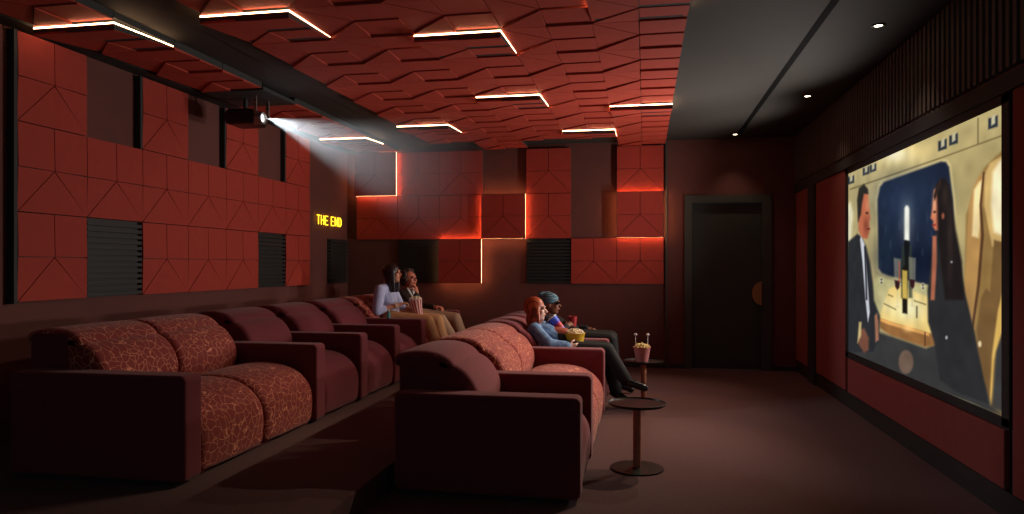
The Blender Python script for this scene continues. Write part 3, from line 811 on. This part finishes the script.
            w = g['wr_n']; d = (g['el_n']-w).normalized(); a_ = d.orthogonal(); b_ = d.cross(a_)
            for q_ in (.03, .048):
                tube(bm, [w+d*q_+(a_*math.cos(t_)+b_*math.sin(t_))*.032 for t_ in [2*PI*k/14 for k in range(15)]], .005)
            child('bracelet', bm, mat, None)
    return root
MP = dict(
    skin_a=material('tan_skin', srgb(196, 134, 106), .5), skin_b=material('warm_skin', srgb(206, 128, 104), .5),
    skin_c=material('fair_skin', srgb(236, 192, 172), .5), skin_d=material('deep_brown_skin', srgb(142, 92, 66), .42),
    eye=material('dark_eye', srgb(30, 24, 22), .2), brow=material('dark_eyebrow', srgb(45, 30, 26), .8), lip=material('rose_lips', srgb(160, 70, 66), .4),
    hair_a=material('black_hair', srgb(34, 26, 26), .4, srgb(52, 38, 36), 60), hair_b=material('dark_brown_curls', srgb(52, 36, 32), .6),
    hair_c=wave_material('copper_red_hair', srgb(128, 52, 28), srgb(196, 98, 54), 14, .4, 'Y', 3),
    bshirt=material('light_blue_shirt_cotton', srgb(174, 182, 222), .8, srgb(190, 196, 230), 18), tan=wave_material('tan_corduroy', srgb(196, 144, 98), srgb(216, 164, 114), 40, .9, 'Y'),
    beige=material('beige_trousers', srgb(186, 152, 122), .9), cream=material('cream_cotton', srgb(226, 220, 214), .9),
    jkt_b=material('dark_green_jacket', srgb(44, 50, 42), .8, srgb(58, 40, 38), 14), white=material('white_cotton', srgb(225, 225, 225), .8),
    denim=material('blue_denim', srgb(84, 118, 166), .85, srgb(128, 164, 204), 26, .3, 300), coral=material('rust_top', srgb(168, 84, 62), .8),
    black=material('black_clothing', srgb(26, 26, 30), .8), jeans=material('dark_trousers', srgb(17, 17, 20), .85),
    shoe=material('black_shoe_leather', srgb(24, 24, 26), .2), shades=material('dark_sunglasses', srgb(16, 16, 20), .15),
    wrap=wave_material('teal_patterned_headwrap', srgb(44, 82, 98), srgb(112, 152, 168), 16, .7, 'Z', 6),
    band=material('pale_hairband', srgb(226, 210, 196), .4))

person('woman in a light blue shirt, long black hair, reaching into a striped popcorn bucket',
       dict(pelvis=(-2.97, 8.10, .735), chest=(-3.02, 8.10, .955), neck=(-3.0, 8.10, 1.115), head=(-2.935, 8.10, 1.235), look=(1, -.06, .10),
            sh_n=(-3.03, 7.93, 1.045), el_n=(-3.03, 7.845, .81), wr_n=(-2.815, 7.99, .875), hd_n=(.8, .5, .25), pn_n=(0, .3, -1),
            sh_f=(-3.01, 8.27, 1.045), el_f=(-2.93, 8.37, .82), wr_f=(-2.76, 8.31, .80), hd_f=(1, -.45, .05), pn_f=(0, -1, 0),
            hip_n=(-2.93, 8.0, .71), kn_n=(-2.47, 8.0, .685), an_n=(-2.34, 8.03, .27), to_n=(-2.18, 8.03, .195),
            hip_f=(-2.93, 8.2, .71), kn_f=(-2.43, 8.25, .68), an_f=(-2.32, 8.24, .27), to_f=(-2.16, 8.24, .195)),
       MP['skin_a'], [('shirt', MP['bshirt'], dict(r=.008, sleeve=.30)), ('trousers', MP['tan'], dict(hem=.085)), ('shoe', MP['shoe'], {}), ('hair', MP['hair_a'], dict(len=.21)), ('bracelet', MP['band'], {})])
person('woman in dark jacket and white collar raising popcorn to her mouth',
       dict(pelvis=(-2.97, 8.78, .725), chest=(-3.0, 8.78, .90), neck=(-2.98, 8.77, 1.03), head=(-2.94, 8.74, 1.15), look=(1, -.45, .18),
            sh_n=(-2.99, 8.61, .965), el_n=(-2.80, 8.53, .82), wr_n=(-2.795, 8.60, .985), hd_n=(-.25, .3, 1), pn_n=(-1, .3, 0),
            sh_f=(-2.98, 8.94, .965), el_f=(-2.86, 9.0, .79), wr_f=(-2.64, 8.88, .80), hd_f=(1, -.3, .0), pn_f=(0, 0, -1),
            hip_n=(-2.93, 8.68, .70), kn_n=(-2.47, 8.54, .665), an_n=(-2.24, 8.60, .27), to_n=(-2.08, 8.60, .195),
            hip_f=(-2.93, 8.88, .70), kn_f=(-2.36, 8.82, .665), an_f=(-2.22, 8.84, .27), to_f=(-2.06, 8.84, .195)),
       MP['skin_b'], [('jacket', MP['jkt_b'], dict(r=.008, sleeve=.8)), ('trousers', MP['beige'], dict(hem=.07)), ('shoe', MP['shoe'], {}), ('curls', MP['hair_b'], {}), ('collar', MP['white'], {})])
person('red-haired woman in a blue denim jacket holding a yellow popcorn tub',
       dict(pelvis=(-.80, 6.86, .57), chest=(-.965, 6.86, .665), neck=(-1.035, 6.85, .785), head=(-1.03, 6.84, .905), look=(1, -.08, .05),
            sh_n=(-1.02, 6.685, .725), el_n=(-.87, 6.60, .60), wr_n=(-.71, 6.655, .585), hd_n=(1, .35, -.10), pn_n=(0, 1, .2),
            sh_f=(-1.0, 7.03, .725), el_f=(-.89, 7.06, .63), wr_f=(-.80, 6.99, .68), hd_f=(.15, -.75, .6), pn_f=(-.6, -.6, 0),
            hip_n=(-.78, 6.77, .535), kn_n=(-.34, 6.72, .535), an_n=(-.16, 6.65, .27), to_n=(-.01, 6.63, .225),
            hip_f=(-.78, 6.95, .535), kn_f=(-.36, 6.94, .53), an_f=(-.26, 6.83, .12), to_f=(-.13, 6.79, .045)),
       MP['skin_c'], [('jacket', MP['denim'], dict(r=.008, sleeve=.98)), ('undershirt', MP['coral'], {}), ('trousers', MP['jeans'], {}), ('shoe', MP['shoe'], {}), ('hair', MP['hair_c'], dict(len=.19, puff=.006))])
person('person in a teal patterned headwrap, sunglasses and black clothes with a red cup',
       dict(pelvis=(-.80, 7.70, .57), chest=(-.965, 7.70, .675), neck=(-1.02, 7.69, .80), head=(-.995, 7.68, .915), look=(1, -.10, .04),
            sh_n=(-1.01, 7.53, .74), el_n=(-.87, 7.50, .62), wr_n=(-.82, 7.57, .685), hd_n=(.55, .5, .35), pn_n=(.3, 1, 0),
            sh_f=(-1.0, 7.87, .74), el_f=(-.84, 7.92, .63), wr_f=(-.62, 7.86, .64), hd_f=(1, -.2, 0), pn_f=(0, 0, -1),
            hip_n=(-.78, 7.61, .555), kn_n=(-.36, 7.58, .56), an_n=(-.30, 7.58, .12), to_n=(-.15, 7.58, .045),
            hip_f=(-.78, 7.79, .555), kn_f=(-.36, 7.82, .56), an_f=(-.30, 7.82, .12), to_f=(-.15, 7.82, .045)),
       MP['skin_d'], [('jacket', MP['black'], dict(r=.006, sleeve=.95)), ('trousers', MP['jeans'], {}), ('shoe', MP['shoe'], {}), ('headwrap', MP['wrap'], {}), ('sunglasses', MP['shades'], {})])

# ------------------------------------------------------------------ buckets, cups, popcorn
def stripes(name, c1, c2, n):
    """vertical stripes around a tub"""
    m = material(name, c1, .5); nt = m.node_tree; N = nt.nodes; L = nt.links; b = N['Principled BSDF']
    tc = N.new('ShaderNodeTexCoord'); g = N.new('ShaderNodeTexGradient'); g.gradient_type = 'RADIAL'; L.new(tc.outputs['Object'], g.inputs['Vector'])
    mt = N.new('ShaderNodeMath'); mt.operation = 'MULTIPLY'; mt.inputs[1].default_value = n; L.new(g.outputs['Fac'], mt.inputs[0])
    fr = N.new('ShaderNodeMath'); fr.operation = 'FRACT'; L.new(mt.outputs[0], fr.inputs[0])
    cp = N.new('ShaderNodeMath'); cp.operation = 'GREATER_THAN'; cp.inputs[1].default_value = .5; L.new(fr.outputs[0], cp.inputs[0])
    mx = N.new('ShaderNodeMix'); mx.data_type = 'RGBA'; mx.inputs[6].default_value = c1; mx.inputs[7].default_value = c2
    L.new(cp.outputs[0], mx.inputs[0]); L.new(mx.outputs[2], b.inputs['Base Color']); return m
def zramp(name, stops, z0, z1):
    m = material(name, stops[0][1], .45); nt = m.node_tree; N = nt.nodes; L = nt.links; b = N['Principled BSDF']
    tc = N.new('ShaderNodeTexCoord'); sx = N.new('ShaderNodeSeparateXYZ'); L.new(tc.outputs['Object'], sx.inputs[0])
    mr = N.new('ShaderNodeMapRange'); mr.inputs[1].default_value = z0; mr.inputs[2].default_value = z1; L.new(sx.outputs[2], mr.inputs[0])
    cr = N.new('ShaderNodeValToRGB'); el = cr.color_ramp.elements
    el[0].position, el[0].color = stops[0]; el[1].position, el[1].color = stops[-1]
    for p, c in stops[1:-1]: e = el.new(p); e.color = c
    L.new(mr.outputs[0], cr.inputs['Fac']); L.new(cr.outputs['Color'], b.inputs['Base Color']); return m
M['popcorn'] = material('popcorn_white', srgb(240, 222, 180), .8, srgb(250, 240, 215), 60)
M['popgold'] = material('popcorn_golden', srgb(226, 196, 120), .8, srgb(236, 214, 150), 60)
def tub(name, loc, r0, r1, h, mat, label, cat='popcorn tub', rot=None, rim=None):
    bm = bmesh.new(); lathe(bm, [(0, 0), (r0, 0), (r1, h), (r1+.004, h), (r1+.004, h-.006), (r1+.001, h-.006)][:3]+[(r1+.003, h+.002), (r1-.003, h), (r0-.003, .006), (0, .006)], 48)
    o = tag(obj(name, bm, mat, None, True, loc), label, cat)
    sharp(o, 50)
    if rot: o.rotation_euler = rot
    if rim:
        b2 = bmesh.new()
        tube(b2, [((r1+.001)*math.cos(2*PI*k/32), (r1+.001)*math.sin(2*PI*k/32), h) for k in range(33)], .0035, 6); obj('rim', b2, rim, o, True)
    return o
def popcorn(loc, r, label, n, mat, seed):
    rnd = random.Random(seed); bm = bmesh.new()
    for i in range(n):
        a = rnd.random()*2*PI; q = r*math.sqrt(rnd.random())*.92; z = .032*(1-(q/r)**2)+rnd.random()*.012
        c = V(q*math.cos(a), q*math.sin(a), z)
        for j in range(3):
            ellipsoid(bm, c+V(rnd.uniform(-.008, .008), rnd.uniform(-.008, .008), rnd.uniform(-.006, .006)), (.0085, .008, .0075), None, 7)
    ellipsoid(bm, (0, 0, -.004), (r*.93, r*.93, .022), None, 24)
    return tag(obj('popcorn', bm, mat, None, True, loc), label, 'popcorn', None, 'stuff')
tub('popcorn_tub', (-2.64, 8.17, .745), .052, .078, .185, stripes('red_white_stripes', srgb(186, 36, 40), srgb(236, 220, 214), 12), 'red and white striped popcorn tub held by the women', rot=(0, -.2, 0), rim=MP['white'])
popcorn((-2.675, 8.17, .922), .074, 'white popcorn heaped in the red and white striped tub', 60, M['popcorn'], 1)
tub('popcorn_tub', (-.660, 6.84, .585), .080, .104, .105, material('yellow_card', srgb(244, 192, 48), .5, srgb(248, 202, 62), 12), 'wide yellow popcorn tub on the lap of red-haired woman', rim=None)
popcorn((-.660, 6.84, .682), .098, 'white popcorn heaped in the yellow tub', 90, M['popcorn'], 2)
tub('popcorn_tub', (-.025, 6.90, .428), .056, .080, .135, material('pink_card', srgb(232, 150, 146), .5, srgb(224, 136, 134), 14), 'pink popcorn tub standing on the farther side table')
popcorn((-.025, 6.90, .552), .076, 'golden popcorn heaped in the pink tub on table', 70, M['popgold'], 3)
for x, lab in ((-.085, 'thin pale stick with white cap at left rim of pink tub'), (.028, 'thin pale stick with white cap at right rim of pink tub')):
    bm = bmesh.new(); capsule(bm, (0, 0, 0), (0, 0, .13), .003); lathe(bm, [(0, .128), (.012, .132), (.016, .142), (.010, .15), (0, .15)], 16)
    tag(obj('drink_stick', bm, MP['cream'], None, True, (x, 6.90, .54)), lab, 'stick')
cup = tub('paper_cup', (-.775, 6.90, .70), .034, .050, .165, zramp('blue_red_cup_print', [(0, srgb(150, 170, 230)), (.12, srgb(120, 120, 230)), (.3, srgb(220, 90, 70)), (.5, srgb(200, 50, 80)), (.62, srgb(70, 70, 220)), (1, srgb(70, 120, 235))], 0, .165),
    'tall blue and red paper cup tilted toward the red-haired woman', 'cup', rot=(0, -.72, 0), rim=MP['white'])
bm = bmesh.new(); lathe(bm, [(0, .166), (.046, .166), (.050, .170), (.046, .174), (0, .174)], 32); obj('lid', bm, MP['cream'], cup, True)
tub('paper_cup', (-.755, 7.66, .665), .032, .045, .125, material('red_card_cup', srgb(176, 44, 48), .45), 'red paper cup held by the person in sunglasses', 'cup')
# small bottle on an armrest of the rear row
bm = bmesh.new(); lathe(bm, [(0, 0), (.020, 0), (.022, .008), (.022, .055), (.010, .075), (.009, .085), (0, .085)], 24)
bt = tag(obj('bottle', bm, material('pale_teal_plastic', srgb(120, 190, 180), .2, trans=.3), None, True, (-2.80, 7.60, PLAT_Z+.594)), 'small pale teal bottle standing on armrest in front of the blue-shirted woman', 'bottle')
bm = bmesh.new(); lathe(bm, [(0, .083), (.012, .083), (.012, .10), (0, .10)], 20); obj('cap', bm, MP['white'], bt)

# ------------------------------------------------------------------ haze in the projector beam
lens = V(-3.40, 6.06, 2.686)
ax = V(1, -.04, -.38).normalized()
bm = bmesh.new(); LB = 2.4
lathe(bm, [(0, 0), (.012, 0), (.012+LB*.42, LB), (0, LB)], 40)
for v in bm.verts: v.co = ax.to_track_quat('Z', 'Y').to_matrix() @ v.co
hz = bpy.data.materials.new('beam_haze'); hz.use_nodes = True; nt = hz.node_tree; nt.nodes.clear(); N = nt.nodes; L = nt.links
tc = N.new('ShaderNodeTexCoord')
ln_ = N.new('ShaderNodeVectorMath'); ln_.operation = 'LENGTH'; L.new(tc.outputs['Object'], ln_.inputs[0])
dt = N.new('ShaderNodeVectorMath'); dt.operation = 'DOT_PRODUCT'; dt.inputs[1].default_value = ax; L.new(tc.outputs['Object'], dt.inputs[0])
cs = N.new('ShaderNodeMath'); cs.operation = 'DIVIDE'; L.new(dt.outputs['Value'], cs.inputs[0]); L.new(ln_.outputs['Value'], cs.inputs[1])
m1 = N.new('ShaderNodeMapRange'); m1.interpolation_type = 'SMOOTHSTEP'; L.new(cs.outputs[0], m1.inputs[0])
m1.inputs[1].default_value = math.cos(math.radians(20)); m1.inputs[2].default_value = 1.0; m1.inputs[3].default_value = 0; m1.inputs[4].default_value = 1
m2 = N.new('ShaderNodeMapRange'); m2.interpolation_type = 'SMOOTHSTEP'; L.new(ln_.outputs['Value'], m2.inputs[0])
m2.inputs[1].default_value = 0; m2.inputs[2].default_value = LB*.95; m2.inputs[3].default_value = .8; m2.inputs[4].default_value = 0
mm = N.new('ShaderNodeMath'); mm.operation = 'MULTIPLY'; L.new(m1.outputs[0], mm.inputs[0]); L.new(m2.outputs[0], mm.inputs[1])
vs = N.new('ShaderNodeVolumeScatter'); vs.inputs['Anisotropy'].default_value = .1; L.new(mm.outputs[0], vs.inputs['Density'])
o_ = N.new('ShaderNodeOutputMaterial'); L.new(vs.outputs[0], o_.inputs['Volume'])
tag(obj('projector_beam', bm, hz, None, False, lens), 'pale misty light beam fanning out from the projector lens', 'haze', None, 'stuff')

# ------------------------------------------------------------------ lights
def aim(o, d): o.rotation_euler = Vector(d).to_track_quat('-Z', 'Y').to_euler()
def spot(name, loc, d, watts, col, size, blend=.6, r=.02):
    l = bpy.data.lights.new(name, 'SPOT'); l.energy = watts; l.color = col[:3]; l.spot_size = math.radians(size); l.spot_blend = blend; l.shadow_soft_size = r
    o = bpy.data.objects.new(name, l); o.location = loc; aim(o, d); C.objects.link(o); return o
WARM = (1, .78, .58); NEUT = (1, .9, .84)
spot('projector_lamp', tuple(lens), tuple(ax), 230, (.85, .93, 1), 42, .7, .004)
# added fill lamps at the screen wall; the picture alone is too dim
for yy, p, dy in ((7.05, 95, -.5), (7.9, 95, -.02)):
    for zz in (1.1, 1.9):
        spot('screen_wall_fill', (XR-.09, yy, zz), (-1, dy, .34), p, NEUT, 122, .9, .1)
for x, y, p in ((1.55, 5.21, 9), (1.53, 7.26, 9), (1.10, 9.22, 9)):
    spot('downlight_lamp', (x, y, ZC-.02), (0, 0, -1), p, WARM, 80, .8, .02)
# added fill lamps along the ceiling slot, aimed down at the seats
for y, p, dy in ((6.4, 160, -.9), (7.8, 130, -1.1), (8.9, 115, -1.1)):
    spot('slot_fill', (1.147, y, ZC-.03), (-1.1, dy, -2.0), p, WARM, 66, .9, .02)
# narrow spots added along the same slot to brighten people and near seats
for y, tgt_, p, sz in ((8.3, (-.75, 7.2, .75), 80, 26), (9.1, (-2.8, 8.4, 1.0), 150, 20), (7.2, (-.9, 5.2, .65), 85, 34), (6.9, (-2.8, 4.3, .75), 80, 27)):
    l0 = V(1.147, y, ZC-.03); spot('slot_accent_fill', tuple(l0), tuple(V(*tgt_)-l0), p, WARM, sz, .8, .02)

w = bpy.data.worlds.new('world'); sc.world = w; w.use_nodes = True
w.node_tree.nodes['Background'].inputs[0].default_value = (.62, .9, 1, 1); w.node_tree.nodes['Background'].inputs[1].default_value = .13  # cool ambient fill added to lift the darkest sides

# ------------------------------------------------------------------ camera
cam = bpy.data.cameras.new('camera'); co = bpy.data.objects.new('camera', cam); C.objects.link(co)
co.location = (0, 0, 1.336); co.rotation_euler = (PI/2, 0, TH)
cam.sensor_width = 36; cam.lens = F_/1024*36; cam.shift_y = 8.2/1024; cam.clip_start = .05
sc.camera = co
sc.view_settings.view_transform = 'Standard'; sc.view_settings.look = 'None'; sc.view_settings.exposure = 0; sc.view_settings.gamma = 1
sc.view_settings.use_curve_mapping = False
sc.cycles.use_denoising = True
sc.cycles.max_bounces = 8; sc.cycles.diffuse_bounces = 4; sc.cycles.sample_clamp_indirect = 4; sc.cycles.use_light_tree = True
sc.cycles.volume_step_rate = 2
